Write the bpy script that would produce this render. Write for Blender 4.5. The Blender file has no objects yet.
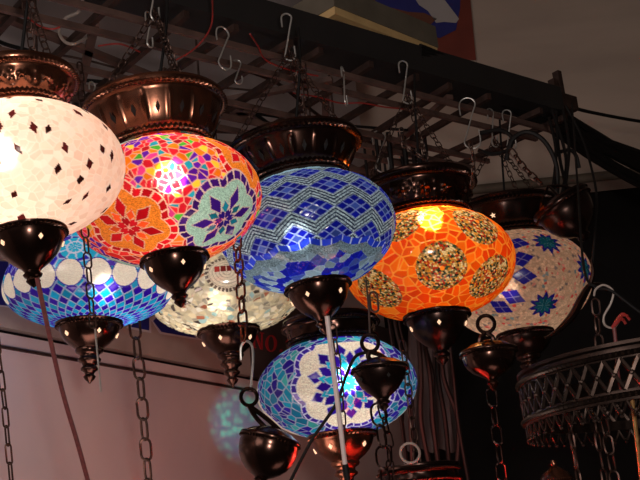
import bpy, math, random
import numpy as np
from mathutils import Vector, Matrix, Quaternion

random.seed(7)
C = bpy.context.scene.collection
PI = math.pi
# ------------------------------------------------------------------ camera
F = 1116.0
CAM = Vector((0, 0, 1.55))
PITCH, ROLL = math.radians(17), math.radians(6)
fwd = Vector((0, math.cos(PITCH), math.sin(PITCH)))
r0 = Vector((1, 0, 0)); u0 = Vector((0, -math.sin(PITCH), math.cos(PITCH)))
right = math.cos(ROLL) * r0 - math.sin(ROLL) * u0
up = math.cos(ROLL) * u0 + math.sin(ROLL) * r0
cd = bpy.data.cameras.new('camera'); cam = bpy.data.objects.new('camera', cd); C.objects.link(cam)
cd.sensor_width = 36; cd.lens = 36 * F / 640; cd.clip_start = .05
M3 = Matrix((right, up, -fwd)).transposed()
cam.matrix_world = Matrix.Translation(CAM) @ M3.to_4x4()
bpy.context.scene.camera = cam
vs = bpy.context.scene.view_settings
vs.view_transform = 'Standard'; vs.look = 'None'; vs.exposure = 0; vs.gamma = 1

def ray(px, py): return fwd + right * ((px - 320) / F) + up * ((240 - py) / F)
def P(px, py, d): return CAM + ray(px, py) * d
def PZ(px, py, z):
    r = ray(px, py); return CAM + r * ((z - CAM.z) / r.z)
def PY(px, py, y):
    r = ray(px, py); return CAM + r * ((y - CAM.y) / r.y)

# ------------------------------------------------------------------ materials
def nodes(name):
    m = bpy.data.materials.new(name); m.use_nodes = True
    nt = m.node_tree; nt.nodes.clear()
    out = nt.nodes.new('ShaderNodeOutputMaterial')
    return m, nt, out

def mat(name, col, rough=.5, metal=0.0, noise=.25, scale=30, bump=0.0, col2=None, spec=.5, emit=None, es=0, coords='Object'):
    m, nt, out = nodes(name)
    b = nt.nodes.new('ShaderNodeBsdfPrincipled')
    tc = nt.nodes.new('ShaderNodeTexCoord')
    n = nt.nodes.new('ShaderNodeTexNoise'); n.inputs['Scale'].default_value = scale; n.inputs['Detail'].default_value = 5
    nt.links.new(tc.outputs[coords], n.inputs['Vector'])
    mx = nt.nodes.new('ShaderNodeMix'); mx.data_type = 'RGBA'
    c2 = col2 or tuple(c * (1 - noise) for c in col)
    mx.inputs['A'].default_value = (*col, 1); mx.inputs['B'].default_value = (*c2, 1)
    rp = nt.nodes.new('ShaderNodeValToRGB'); rp.color_ramp.elements[0].position = .35; rp.color_ramp.elements[1].position = .65
    nt.links.new(n.outputs['Fac'], rp.inputs['Fac'])
    nt.links.new(rp.outputs['Color'], mx.inputs['Factor'])
    nt.links.new(mx.outputs['Result'], b.inputs['Base Color'])
    b.inputs['Roughness'].default_value = rough; b.inputs['Metallic'].default_value = metal
    b.inputs['Specular IOR Level'].default_value = spec
    if bump:
        bp = nt.nodes.new('ShaderNodeBump'); bp.inputs['Strength'].default_value = bump; bp.inputs['Distance'].default_value = .003
        nt.links.new(n.outputs['Fac'], bp.inputs['Height']); nt.links.new(bp.outputs['Normal'], b.inputs['Normal'])
    if emit:
        b.inputs['Emission Color'].default_value = (*emit, 1); b.inputs['Emission Strength'].default_value = es
    nt.links.new(b.outputs[0], out.inputs['Surface'])
    return m

BRONZE = mat('dark_bronze', (.058, .028, .021), .2, .92, .45, 40, .05)
BRONZE_D = mat('blackened_bronze', (.042, .023, .019), .25, .9, .4, 40, .08)
BRASS = mat('aged_brass', (.045, .028, .022), .36, .85, .4, 60, .1)
COPPER = mat('coppery_bronze', (.19, .075, .045), .23, .92, .4, 40, .06)
SILVER = mat('galvanised_wire', (.62, .60, .57), .35, .8, .2, 80)
IRON = mat('rusty_iron', (.06, .032, .025), .6, .5, .5, 50, .2)
IRON_L = mat('brown_lath', (.12, .065, .052), .65, .1, .5, 30, .2)
CHAIN = mat('chain_metal', (.075, .042, .033), .42, .85, .4, 120)
BLACK = mat('black_rubber', (.006, .005, .005), .6, 0, .3, 40, spec=.2)
REDWIRE = mat('red_wire', (.30, .02, .015), .45, 0, .3, 40)
REDCORD = mat('maroon_cord', (.16, .035, .035), .5, 0, .35, 200, .2)
GREYCABLE = mat('grey_cable', (.30, .24, .21), .5, 0, .2, 40)
TUBE = mat('pale_tube', (.62, .50, .48), .4, 0, .15, 60)
BEAM = mat('dark_timber', (.007, .005, .005), .7, 0, .5, 12, .3)
PLASTER = mat('grey_brown_plaster', (.50, .41, .34), .9, 0, .2, 5, .15, coords='Generated')
PLASTER_L = mat('grey_plaster', (.46, .43, .44), .9, 0, .3, 7, .15, coords='Generated')
RECESS_GLOOM = mat('recess_gloom', (.010, .008, .008), .95, 0, .4, 4)
CONCRETE = mat('floor_stone', (.10, .09, .08), .8, 0, .3, 6)
PANEL = mat('satin_panel', (.74, .58, .54), .34, .25, .18, 2.2, .02, spec=.5, col2=(.56, .47, .47))
FASCIA = mat('grey_fascia', (.36, .29, .25), .5, 0, .2, 8)
FASCIA_SHADE = mat('shaded_fascia', (.045, .03, .027), .55, 0, .3, 10)  # fascia colour with shade put into it
SIGNBLUE = mat('sign_blue', (.012, .014, .17), .45, 0, .15, 20)
SIGNWHITE = mat('sign_white', (.45, .42, .42), .5, 0, .1, 20)
SIGNRED = mat('sign_red', (.35, .015, .02), .5, 0, .15, 20)
TAN = mat('tan_frame', (.60, .40, .18), .45, .1, .25, 20)
TANDARK = mat('tan_panel', (.38, .25, .12), .6, 0, .3, 12)
GREYBOX = mat('grey_box', (.11, .09, .065), .7, 0, .3, 15)
CLOTH = mat('grey_cloth', (.10, .09, .09), .9, 0, .4, 8)
GOLDROD = mat('gold_beaded_rod', (.45, .25, .09), .35, .6, .4, 150, .2)
HOLE_GLOW = mat('glowing_hole_plate', (.9, .6, .4), .5, 0, .1, 40, emit=(1, .62, .38), es=.9)  # glowing plate on solid metal, stands in for bulb light through a hole
HOLE_DARK = mat('dark_hole_plate', (.006, .004, .004), .9, 0, .2, 40)  # black plate on solid metal, stands in for the shade inside a cutout

def glass(name, gloss_r=.12, fwd_mix=.34, diff=.06, fres=.04):
    m, nt, out = nodes(name)
    N = nt.nodes.new; L = nt.links.new
    at = N('ShaderNodeAttribute'); at.attribute_name = 'tint'
    tr = N('ShaderNodeBsdfTranslucent'); L(at.outputs['Color'], tr.inputs['Color'])
    rf = N('ShaderNodeBsdfRefraction'); L(at.outputs['Color'], rf.inputs['Color'])
    rf.inputs['Roughness'].default_value = .5; rf.inputs['IOR'].default_value = 1.12
    df = N('ShaderNodeBsdfDiffuse'); L(at.outputs['Color'], df.inputs['Color'])
    gl = N('ShaderNodeBsdfGlossy'); gl.inputs['Roughness'].default_value = gloss_r
    a = N('ShaderNodeMixShader'); a.inputs[0].default_value = fwd_mix; L(tr.outputs[0], a.inputs[1]); L(rf.outputs[0], a.inputs[2])
    b = N('ShaderNodeMixShader'); b.inputs[0].default_value = diff; L(a.outputs[0], b.inputs[1]); L(df.outputs[0], b.inputs[2])
    c = N('ShaderNodeMixShader'); c.inputs[0].default_value = fres; L(b.outputs[0], c.inputs[1]); L(gl.outputs[0], c.inputs[2])
    L(c.outputs[0], out.inputs['Surface'])
    return m
GLASS = glass('mosaic_glass')
GLASS_SOFT = glass('frosted_mosaic_glass', .25, .05, .12, .03)
GLASS_BLUE = glass('blue_mosaic_glass', .14, .07, .07, .045)
GLASS_HOT = glass('amber_mosaic_glass', .14, .48, .05, .035)
GLASS_SILVER = glass('mirror_mosaic_glass', .14, .07, .3, .12)

# ------------------------------------------------------------------ mesh builder
class MB:
    def __init__(s): s.v = []; s.f = []
    def add(s, vs, fs):
        o = len(s.v); s.v += [Vector(v) for v in vs]; s.f += [tuple(i + o for i in f) for f in fs]; return s
    def box(s, c, half, M=None):
        vs = [Vector((x * half[0], y * half[1], z * half[2])) for x in (-1, 1) for y in (-1, 1) for z in (-1, 1)]
        if M is not None: vs = [M @ v for v in vs]
        vs = [v + Vector(c) for v in vs]
        return s.add(vs, [(0, 1, 3, 2), (4, 6, 7, 5), (0, 4, 5, 1), (2, 3, 7, 6), (0, 2, 6, 4), (1, 5, 7, 3)])
    def bar(s, a, b, w, h, upv=Vector((0, 0, 1))):
        a, b = Vector(a), Vector(b); d = (b - a); L = d.length; d.normalize()
        x = d.cross(upv).normalized(); z = x.cross(d)
        return s.box((a + b) / 2, (w / 2, L / 2, h / 2), Matrix((x, d, z)).transposed())
    def tube(s, pts, r, seg=8, closed=False, rs=None):
        pts = [Vector(p) for p in pts]; n = len(pts)
        tans = []
        for i in range(n):
            if closed: t = pts[(i + 1) % n] - pts[i - 1]
            else: t = pts[min(i + 1, n - 1)] - pts[max(i - 1, 0)]
            tans.append(t.normalized() if t.length > 1e-9 else Vector((0, 0, 1)))
        nrm = tans[0].orthogonal().normalized()
        vs = []; fs = []
        for i in range(n):
            nrm = nrm - tans[i] * nrm.dot(tans[i])
            nrm = nrm.normalized() if nrm.length > 1e-6 else tans[i].orthogonal().normalized()
            bn = tans[i].cross(nrm); rr = rs[i] if rs else r
            for k in range(seg):
                a = 2 * PI * k / seg
                vs.append(pts[i] + (nrm * math.cos(a) + bn * math.sin(a)) * rr)
        m = n if closed else n - 1
        # closed: find best twist offset
        off = 0
        if closed:
            best = 1e9
            for o in range(seg):
                dd = (vs[(n - 1) * seg] - vs[o]).length
                if dd < best: best = dd; off = o
        for i in range(m):
            j = (i + 1) % n; o = off if (closed and j == 0) else 0
            for k in range(seg):
                k2 = (k + 1) % seg
                fs.append((i * seg + k, i * seg + k2, j * seg + (k2 + o) % seg, j * seg + (k + o) % seg))
        if not closed:
            fs.append(tuple(range(seg))[::-1]); fs.append(tuple((n - 1) * seg + k for k in range(seg)))
        return s.add(vs, fs)
    def lathe(s, prof, seg=64, disp=None, c=(0, 0, 0)):
        c = Vector(c); vs = []; fs = []; n = len(prof)
        for i, (r, z) in enumerate(prof):
            for k in range(seg):
                a = 2 * PI * k / seg
                rr = r + (disp(a, i, r, z) if disp else 0)
                vs.append(c + Vector((rr * math.cos(a), rr * math.sin(a), z)))
        for i in range(n - 1):
            for k in range(seg):
                k2 = (k + 1) % seg
                fs.append((i * seg + k, (i + 1) * seg + k, (i + 1) * seg + k2, i * seg + k2))
        return s.add(vs, fs)
    def sphere(s, c, r, seg=12, rings=8):
        return s.lathe([(r * math.sin(PI * i / rings) + 1e-5, r * math.cos(PI * i / rings)) for i in range(rings + 1)], seg, None, c)
    def prism(s, pts, nrm, th):
        pts = [Vector(p) for p in pts]; n = len(pts); o = Vector(nrm) * th
        return s.add(pts + [p + o for p in pts],
                     [tuple(range(n))[::-1], tuple(range(n, 2 * n))] + [(i, (i + 1) % n, n + (i + 1) % n, n + i) for i in range(n)])
    def link(s, c, t, side, L, W, r, seg=5):
        c, t, side = Vector(c), t.normalized(), side.normalized()
        pts = []; h = L / 2 - W / 2
        for k in range(7): a = -PI / 2 + PI * k / 6; pts.append(c + t * (h + math.cos(a) * W / 2) + side * (math.sin(a) * W / 2))
        for k in range(7): a = PI / 2 + PI * k / 6; pts.append(c + t * (-h + math.cos(a) * W / 2) + side * (math.sin(a) * W / 2))
        return s.tube(pts, r, seg, True)
    def chain(s, path, L=.02, W=.011, r=.0014, face=None):
        path = [Vector(p) for p in path]
        segs = [(path[i + 1] - path[i]).length for i in range(len(path) - 1)]
        tot = sum(segs); pitch = L - 2.6 * r; n = max(1, int(tot / pitch))
        for i in range(n):
            d = (i + .5) * tot / n; k = 0
            while k < len(segs) - 1 and d > segs[k]: d -= segs[k]; k += 1
            t = (path[k + 1] - path[k]).normalized(); c = path[k] + t * d
            v = (c - CAM).normalized() if face is None else face
            a = t.cross(v)
            a = a.normalized() if a.length > 1e-4 else t.orthogonal().normalized()
            b = t.cross(a).normalized()
            s.link(c, t, (a * .92 + b * .4) if i % 2 == 0 else (b * .85 + a * .5), L, W, r)
        return s
    def build(s, name, m, parent=None, loc=None, sharp=40):
        me = bpy.data.meshes.new(name)
        vs = s.v if loc is None else [v - Vector(loc) for v in s.v]
        me.from_pydata([tuple(v) for v in vs], [], s.f); me.update()
        me.polygons.foreach_set('use_smooth', [True] * len(me.polygons))
        try: me.set_sharp_from_angle(angle=math.radians(sharp))
        except Exception: pass
        me.materials.append(m)
        o = bpy.data.objects.new(name, me); C.objects.link(o)
        if loc is not None: o.location = loc
        if parent is not None: o.parent = parent
        return o

def thing(name, label, cat, loc=(0, 0, 0), group=None, rot=None):
    o = bpy.data.objects.new(name, None); C.objects.link(o); o.location = loc; o.empty_display_size = .02
    if rot is not None: o.rotation_euler = rot
    o['label'] = label; o['category'] = cat
    if group: o['group'] = group
    return o
def tag(o, label, cat, group=None):
    o['label'] = label; o['category'] = cat
    if group: o['group'] = group
    return o
def struct(o): o['kind'] = 'structure'; return o

def smooth(pts, n=10):
    pts = [Vector(p) for p in pts]; out = []
    for i in range(len(pts) - 1):
        p0 = pts[max(i - 1, 0)]; p1 = pts[i]; p2 = pts[i + 1]; p3 = pts[min(i + 2, len(pts) - 1)]
        for k in range(n):
            t = k / n
            out.append(.5 * (2 * p1 + (p2 - p0) * t + (2 * p0 - 5 * p1 + 4 * p2 - p3) * t * t + (3 * p1 - p0 - 3 * p2 + p3) * t ** 3))
    out.append(pts[-1]); return out

# ------------------------------------------------------------------ mosaic painting
RS = np.random.RandomState
def ell(N, rt, rb):
    Q = N.copy(); Q[:, 2] *= np.where(N[:, 2] > 0, rt, rb); return Q
def seeds(n, rt, rb, rng, jit=.35):
    i = np.arange(n) + .5
    z = 1 - 2 * i / n; ph = i * PI * (3 - 5 ** .5); r = np.sqrt(1 - z * z)
    N = np.stack([r * np.cos(ph), r * np.sin(ph), z], 1)
    N += rng.normal(0, jit * (4 * PI / n) ** .5, N.shape)
    N /= np.linalg.norm(N, axis=1)[:, None]
    return ell(N, rt, rb)
def vor(Pt, S):
    n = len(Pt); idx = np.zeros(n, int); bd = np.zeros(n)
    S2 = (S * S).sum(1)
    for a in range(0, n, 8192):
        q = Pt[a:a + 8192].astype(np.float32)
        d = (q * q).sum(1)[:, None] + S2[None].astype(np.float32) - 2 * q @ S.T.astype(np.float32)
        i1 = d.argmin(1); k = np.arange(len(q)); d1 = d[k, i1].copy(); d[k, i1] = 1e9
        # distance to nearest border over a few candidates
        best = np.full(len(q), 1e9, np.float32)
        for _ in range(4):
            i2 = d.argmin(1); d2 = d[k, i2].copy(); d[k, i2] = 1e9
            best = np.minimum(best, (d2 - d1) / (2 * np.linalg.norm(S[i1] - S[i2], axis=1) + 1e-6))
        idx[a:a + 8192] = i1; bd[a:a + 8192] = best
    return idx, bd
def pal(rng, n, cols, w, var=.2):
    cols = np.array(cols); w = np.array(w) / sum(w)
    c = cols[rng.choice(len(cols), n, p=w)]
    return np.clip(c * (1 + rng.uniform(-var, var, (n, 1))), 0, 1)
def hsh(*a):
    x = np.zeros_like(np.asarray(a[0], float))
    for k, v in enumerate(a): x = x + np.asarray(v, float) * (12.9898 + 65.233 * k)
    return np.mod(np.sin(x) * 43758.5453, 1.0)

class Paint:
    def __init__(s, Pt, N, rt, rb, seed, hit):
        s.P = Pt; s.N = N; s.n = len(Pt); s.rng = RS(seed); s.rt = rt; s.rb = rb; s.hit = hit
        s.c = np.zeros((s.n, 3)); s.h = np.zeros(s.n)
        s.bead = s.rng.uniform(.55, 1.25, (s.n, 1))
    def mosaic(s, n, cols, w, grout, gw=.007, var=.25, tilt=.0, jit=.35):
        S = seeds(n, s.rt, s.rb, s.rng, jit); i, b = vor(s.P, S)
        c = pal(s.rng, n, cols, w, var)[i]
        g = np.clip(1 - b / gw, 0, 1)[:, None] ** .7
        s.c = c * (1 - g) + np.array(grout) * g
        T = s.rng.normal(0, tilt, (n, 3))
        s.h = .004 * np.clip(b / gw, 0, 1) + ((s.P - S[i]) * T[i]).sum(1)
        return i, b
    def frame(s, c):
        c = np.array(c); nz = c[2] / (s.rt if c[2] > 0 else s.rb) ** 2
        n = np.array([c[0], c[1], nz]); n /= np.linalg.norm(n)
        u = np.cross([0, 0, 1.], n); u /= np.linalg.norm(u); v = np.cross(n, u)
        q = s.P - c; x = q @ u; y = q @ v; d = q @ n
        r = np.hypot(x, y); ok = d > -np.maximum(.1, r * .85)
        return x, y, np.hypot(r, d * .6), np.arctan2(y, x), ok
    def put(s, m, col, h=0.0):
        s.c[m] = col if np.ndim(col) == 1 else (col[m] if len(col) == s.n else col); s.h[m] = h
    def flower(s, c, r0, lobes, amp, bead, border, bw, grout, rings, ph=0, nb=26):
        x, y, r, t, ok = s.frame(c)
        rs = r0 * (1 - amp + amp * np.abs(np.cos(lobes * (t - ph) / 2)))
        m = ok & (r < rs + bw)
        if border is not None:
            f = np.mod(t * nb / (2 * PI), 1); k = np.floor(t * nb / (2 * PI))
            g = (np.minimum(f, 1 - f) < .09) | (r > rs + bw - .012) | (r < rs + .008)
            col = np.array(border)[None] * (.65 + .7 * hsh(k)[:, None])
            s.put(m, np.where(g[:, None], np.array(grout), col))
        m2 = ok & (r < rs)
        s.put(m2, np.clip(np.array(bead) * s.bead, 0, 1), .004)
        for (rc, hl, hw, n, p0, A) in rings:
            sec = 2 * PI / n; tt = np.mod(t - ph - p0 * sec + sec / 2, sec) - sec / 2
            k = np.floor((t - ph - p0 * sec + sec / 2) / sec)
            rad = r * np.cos(tt) - rc * r0; tan = r * np.sin(tt)
            L1 = np.abs(rad) / (hl * r0) + np.abs(tan) / (hw * r0)
            m3 = ok & (L1 < 1)
            edge = L1 > .86
            col = np.array(A)[None] * (.7 + .6 * hsh(k, np.full_like(k, rc * 9))[:, None])
            s.put(m3, np.where(edge[:, None], np.array(grout) * .8, col), .006)

def paint_white(p):
    p.mosaic(1700, [(.93, .72, .60), (.90, .66, .54), (.96, .78, .68)], [4, 3, 3], (.98, .82, .72), .007, .06, .015)
    K = seeds(105, p.rt, p.rb, p.rng, .25); i, b = vor(p.P, K)
    for k in range(len(K)):
        m0 = np.where(np.einsum('ij,ij->i', p.P - K[k], p.P - K[k]) < .008)[0]
        if len(m0) == 0: continue
        n = K[k] / np.linalg.norm(K[k]); u = np.cross([0, 0, 1.], n); u /= np.linalg.norm(u) + 1e-9; v = np.cross(n, u)
        q = p.P[m0] - K[k]; a = p.rng.uniform(-.6, .6); x = q @ u * math.cos(a) + q @ v * math.sin(a); y = -q @ u * math.sin(a) + q @ v * math.cos(a)
        sx, sy = p.rng.uniform(.030, .050), p.rng.uniform(.048, .068)
        m = np.abs(x) / sx + np.abs(y) / sy + .35 * np.maximum(0, x / sx * p.rng.choice([-1, 1])) < 1
        p.c[m0[m]] = np.array((.030, .004, .004)) * p.rng.uniform(.5, 2.6); p.h[m0[m]] = .006

WG = (1, .82, .74)
def paint_red(p):
    p.mosaic(1500, [(.85, .02, .04), (.45, .01, .02), (1, .22, .01), (.12, .01, .42), (.02, .35, .5), (.08, .5, .04), (.95, .6, .04), (.85, .05, .3)],
             [32, 10, 14, 15, 8, 5, 7, 8], (1, .5, .38), .0075, .2, .05)
    # warm red and orange tile bands near the base and the neck
    z = p.N[:, 2]; i, b = vor(p.P, seeds(900, p.rt, p.rb, p.rng, .3))
    cc = pal(p.rng, 900, [(.9, .03, .03), (1, .2, .02), (.5, .01, .02)], [5, 5, 2])[i]
    g = np.clip(1 - b / .010, 0, 1)[:, None]; cc = cc * (1 - g) + np.array((1, .55, .4)) * g
    m = (z < -.74); p.put(m, cc, .003)
    def red(c, ph=0): p.flower(c, .40, 6, .16, (1, .27, .03), (.75, .01, .02), .085, (1, .6, .45),
                         [(.2, .2, .14, 6, 0, (.6, .01, .02)), (.38, .19, .12, 6, .5, (.95, .10, .02)), (.56, .32, .17, 6, 0, (.50, .005, .012))], ph)
    def aqua(c, ph=0): p.flower(c, .405, 6, .16, (.36, .62, .55), (.05, .008, .17), .085, (.7, .5, .5),
                         [(.19, .19, .13, 6, .0, (.02, .008, .18)), (.37, .19, .12, 6, .5, (.008, .16, .26)), (.56, .34, .17, 6, 0, (.035, .008, .19))], ph)
    a = p.hit(129, 227); b2 = p.hit(224, 219); t = p.hit(238, 153); l = p.hit(97, 148)
    for k in range(2):
        R = np.array([[1, 0, 0], [0, 1, 0], [0, 0, 1.]]) if k == 0 else np.array([[-1, 0, 0], [0, -1, 0], [0, 0, 1.]])
        aqua(R @ l, .3); red(R @ t, .6); aqua(R @ b2, .5); red(R @ a, .35)

def paint_blue(p):
    ph = np.arctan2(p.N[:, 1], p.N[:, 0]) + PI / 2
    s = np.arcsin(np.clip(p.N[:, 2], -1, 1)) * .80
    n = 13; w = PI / n * .97; W = .315; hh = .155
    c = np.array((.62, .78, .76)) * (.18 + 1.0 * p.rng.rand(p.n, 1) ** 1.2) * np.ones((p.n, 1))
    x0 = ph - .10; y0 = s + .10
    k = np.floor(y0 / W)
    for kk in (0, 1):
        row = k + kk
        xs = x0 / (2 * PI / n) + .5 * np.mod(row, 2)
        dx = (xs - np.round(xs)) * (2 * PI / n); dy = y0 - row * W
        u = dx / w + dy / hh; v = dx / w - dy / hh
        if kk == 0:
            t = dy - hh * (1 - np.abs(dx) / w)
            f = np.mod(t / (W - hh) * 3.6, 1)
            dark = np.clip((np.abs(f - .5) - .22) / .12, 0, 1)[:, None]
            c = c * (1 - dark) + np.array((.008, .015, .05)) * dark
        m = (np.abs(u) < 1) & (np.abs(v) < 1)
        iu = np.floor((u + 1) * 1.5); iv = np.floor((v + 1) * 1.5)
        fu = np.mod((u + 1) * 1.5, 1); fv = np.mod((v + 1) * 1.5, 1)
        g = (np.minimum(np.minimum(fu, 1 - fu), np.minimum(fv, 1 - fv)) < .085)
        ctr = (iu == 1) & (iv == 1)
        col = np.where(ctr[:, None], np.array((.05, .09, .36)), np.array((.006, .010, .27))) * (.6 + .8 * hsh(iu, iv, np.round(xs), row)[:, None])
        col = np.where(g[:, None], np.array((.22, .28, .55)), col)
        c[m] = col[m]; p.h[m] = np.where(g, 0, .006)[m]
    # lower bands: squares, silver beads and broken tiles
    i, b = vor(p.P, seeds(1100, p.rt, p.rb, p.rng, .3))
    cc = pal(p.rng, 1100, [(.006, .010, .28), (.20, .28, .31), (.04, .07, .28)], [5, 5, 2])[i] * np.where(b[:, None] < .006, 1.5, 1)
    lo = s < -.50; c[lo] = (cc * (.6 + .4 * p.bead))[lo]
    f = np.mod(ph * 44 / (2 * PI), 1)
    sc = -.50 - .05 * np.abs(np.sin(ph * 7.5))
    m = (s < sc + .075) & (s > sc); c[m] = np.where((f < .12)[:, None], np.array((.5, .6, .75)), np.array((.02, .05, .55)) * (.7 + .6 * hsh(np.floor(ph * 44 / (2 * PI)))[:, None]))[m]
    m = (s < sc) & (s > sc - .11); c[m] = (np.array((.22, .31, .33)) * (.2 + p.rng.rand(p.n, 1)) * np.ones((p.n, 1)))[m]
    m = s > .70; c[m] = (np.array((.40, .60, .66)) * p.bead * np.ones((p.n, 1)))[m]
    p.c = np.clip(c, 0, 1)

def bead_disc(p, c, r0):
    x, y, r, t, ok = p.frame(c)
    rw = .021; k = np.floor(r / rw); nb = np.maximum(1, np.round(2 * PI * (k + .5) * rw / .023))
    a = np.mod(t, 2 * PI) / (2 * PI) * nb; ka = np.floor(a); f = np.hypot((np.mod(a, 1) - .5), np.mod(r / rw, 1) - .5)
    pl = np.array([(.9, .72, .42), (.02, .02, .02), (.55, .03, .01), (.85, .35, .04), (.05, .10, .05), (.75, .50, .18), (.30, .18, .07), (.5, .25, .06)])
    j = (hsh(ka, k) * len(pl)).astype(int) % len(pl)
    col = pl[j] * np.clip(1.3 - f * 1.4, .10, 1)[:, None]
    m = ok & (r < r0); p.put(m, col, .008)
    m = ok & (r < .028); p.put(m, np.array((1, .3, .03)), .008)

def paint_orange(p):
    p.mosaic(800, [(.90, .095, .004), (.78, .05, .003), (1, .16, .007), (1, .26, .02)], [5, 4, 3, 1.5], (1, .38, .045), .011, .2, .05, .4)
    vis = [p.hit(442, 268), p.hit(491, 279), p.hit(378, 291), p.hit(477, 222), p.hit(399, 222)]
    for c in vis:
        for k in range(2):
            s = 1 if k == 0 else -1
            bead_disc(p, np.array([c[0] * s, c[1] * s, c[2]]), .285)

def paint_cream(p):
    i, b = p.mosaic(6200, [(.84, .60, .42), (.70, .47, .32), (.75, .08, .08), (.25, .20, .20), (.9, .35, .3), (.2, .35, .4)], [50, 34, 4.5, 5, 4, 2.5], (.60, .42, .30), .005, .2)
    p.c *= (.6 + .4 * p.bead)
    navy = (.015, .010, .26)
    for (x, y) in ((547, 242), (544, 305), (585, 268), (575, 235)):
        c = p.hit(x, y)
        for s in (1, -1):
            p.flower(np.array([c[0] * s, c[1] * s, c[2]]), .20, 8, 0, navy, None, 0, (.4, .45, .6), [], 0) if False else None
            xx, yy, r, t, ok = p.frame(np.array([c[0] * s, c[1] * s, c[2]]))
            f = np.abs(np.mod(t * 10 / (2 * PI), 1) - .5) * 2
            p.put(ok & (r < .205 - .085 * f), np.array(navy), .006)
            g = np.abs(np.mod(t * 10 / (2 * PI), 1) - .5) > .44
            p.put(ok & (r < .14 - .05 * f), np.where(g[:, None], np.array((.12, .28, .36)), np.array((.006, .10, .15)) * (.7 + .6 * hsh(np.floor(t * 10 / (2 * PI)))[:, None])), .006)
    for (x, y, a) in ((524, 276, .15), (521, 259, -.1), (513, 297, .6), (501, 307, .8), (517, 243, .3), (590, 285, 1.2)):
        c = p.hit(x, y)
        for s in (1, -1):
            xx, yy, r, t, ok = p.frame(np.array([c[0] * s, c[1] * s, c[2]]))
            X = xx * math.cos(a) - yy * math.sin(a); Y = xx * math.sin(a) + yy * math.cos(a)
            u = X / .17 + Y / .11; v = X / .17 - Y / .11
            g = (np.abs(u) < .06) | (np.abs(v) < .06)
            p.put(ok & (np.abs(u) < 1) & (np.abs(v) < 1), np.where(g[:, None], np.array((.2, .2, .5)), np.array((.016, .012, .34))), .006)

def paint_bluewhite(p):
    p.mosaic(520, [(.03, .02, .45), (.02, .40, .62), (.06, .03, .35)], [5, 4, 2], (.55, .60, .80), .012, .2, .03)
    ph = np.arctan2(p.N[:, 1], p.N[:, 0]); be = np.arcsin(np.clip(p.N[:, 2], -.999, .999))
    Nn = 36; a = ph * Nn / (2 * PI); t = np.arcsinh(np.tan(be)); bb = t * Nn / (2 * PI) / 1.9
    u = a + bb; v = a - bb; fu = np.mod(u, 1); fv = np.mod(v, 1); row = np.mod(np.floor(u) - np.floor(v), 2)
    g = np.minimum(np.minimum(fu, 1 - fu), np.minimum(fv, 1 - fv)) < .07
    col = np.where((row > .5)[:, None], np.array((.024, .004, .28)), np.array((.004, .27, .48))) * (.75 + .5 * hsh(np.floor(u), np.floor(v))[:, None])
    col = np.where(g[:, None], np.array((.28, .34, .52)), col)
    m = be < .02; p.c[m] = col[m]; p.h[m] = np.where(g, 0, .006)[m]
    m = be < math.radians(-58)
    na = np.mod(ph * 40 / (2 * PI), 1)
    # white bead ovals, one row of scallops at the shoulder
    no = 20; x = ph * no / (2 * PI); dx = (x - np.round(x)) * 2 * PI / no; dy = be + math.radians(7)
    el = (dx / .150) ** 2 + (np.where(dy < 0, dy / .30, dy / .27)) ** 2
    m = el < 1; p.put(m, np.clip(np.array((1, .84, .66)) * (.55 + .45 * p.bead), 0, 1), .004)
    p.put((el >= 1) & (el < 1.18), np.array((.05, .03, .35)), .002)
    fl = [p.hit(75, 247)]
    for c in fl:
        x, y, r, tt, ok = p.frame(c)
        f = np.mod(tt * 9 / (2 * PI), 1); gg = (np.minimum(f, 1 - f) < .1) | (np.abs(r - .09) < .012)
        p.put(ok & (r < .17), np.where(gg[:, None], np.array((.6, .65, .8)), np.array((.02, .45, .68))), .005)

def paint_clear(p):
    p.mosaic(1700, [(.82, .74, .55), (.62, .58, .46), (.38, .36, .32), (.35, .55, .60), (.07, .06, .06), (.45, .16, .10), (.98, .93, .80)], [36, 20, 12, 6, 6, 4, 18], (.72, .66, .50), .008, .25, .25, .5)
    c = p.hit(227, 272)
    for s in (1, -1):
        x, y, r, t, ok = p.frame(np.array([c[0] * s, c[1] * s, c[2]]))
        rr = np.hypot(x / 1.25, y)
        m = ok & (rr < .19); p.put(m, np.clip(np.array((.9, .82, .72)) * (.45 + .5 * p.bead), 0, 1) * np.where(np.mod(rr / .035, 1) < .25, .6, 1)[:, None], .004)
        m = ok & (rr >= .19) & (rr < .225); p.put(m, np.where((np.mod(t * 14 / PI, 1) < .3)[:, None], np.array((.8, .75, .65)), np.array((.14, .11, .10))), .004)
        sq = np.mod(x / .075, 1) < .8
        m = ok & (np.abs(y - .05) < .04) & (np.abs(x) < .15) & sq
        p.put(m, np.array((.35, .03, .03)) * (.5 + hsh(np.floor(x / .075))[:, None]), .006)

def paint_turq(p):
    p.mosaic(820, [(.02, .008, .24), (.008, .27, .44), (.010, .17, .32), (.05, .38, .38), (.025, .015, .34)], [9, 6, 4, 2, 3], (.42, .47, .62), .009, .2, .03)
    c = p.hit(348, 383); a0 = math.atan2(c[1], c[0]); rr = math.hypot(c[0], c[1])
    N_, T_ = (.03, .006, .30), (.012, .40, .60)
    for k in range(3):
        a = a0 + k * 2 * PI / 3
        cc = np.array((rr * math.cos(a), rr * math.sin(a), c[2]))
        p.flower(cc, .60, 10, .10, (1, .84, .66), (.05, .02, .33), .07, (.6, .6, .8),
                 [(.63, .17, .13, 10, .5, N_), (.47, .17, .125, 10, 0, N_), (.47, .12, .08, 10, .5, T_),
                  (.34, .15, .09, 10, .5, T_), (.22, .13, .065, 10, 0, N_), (.11, .12, .05, 10, .5, T_)], .1, 40)

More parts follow.
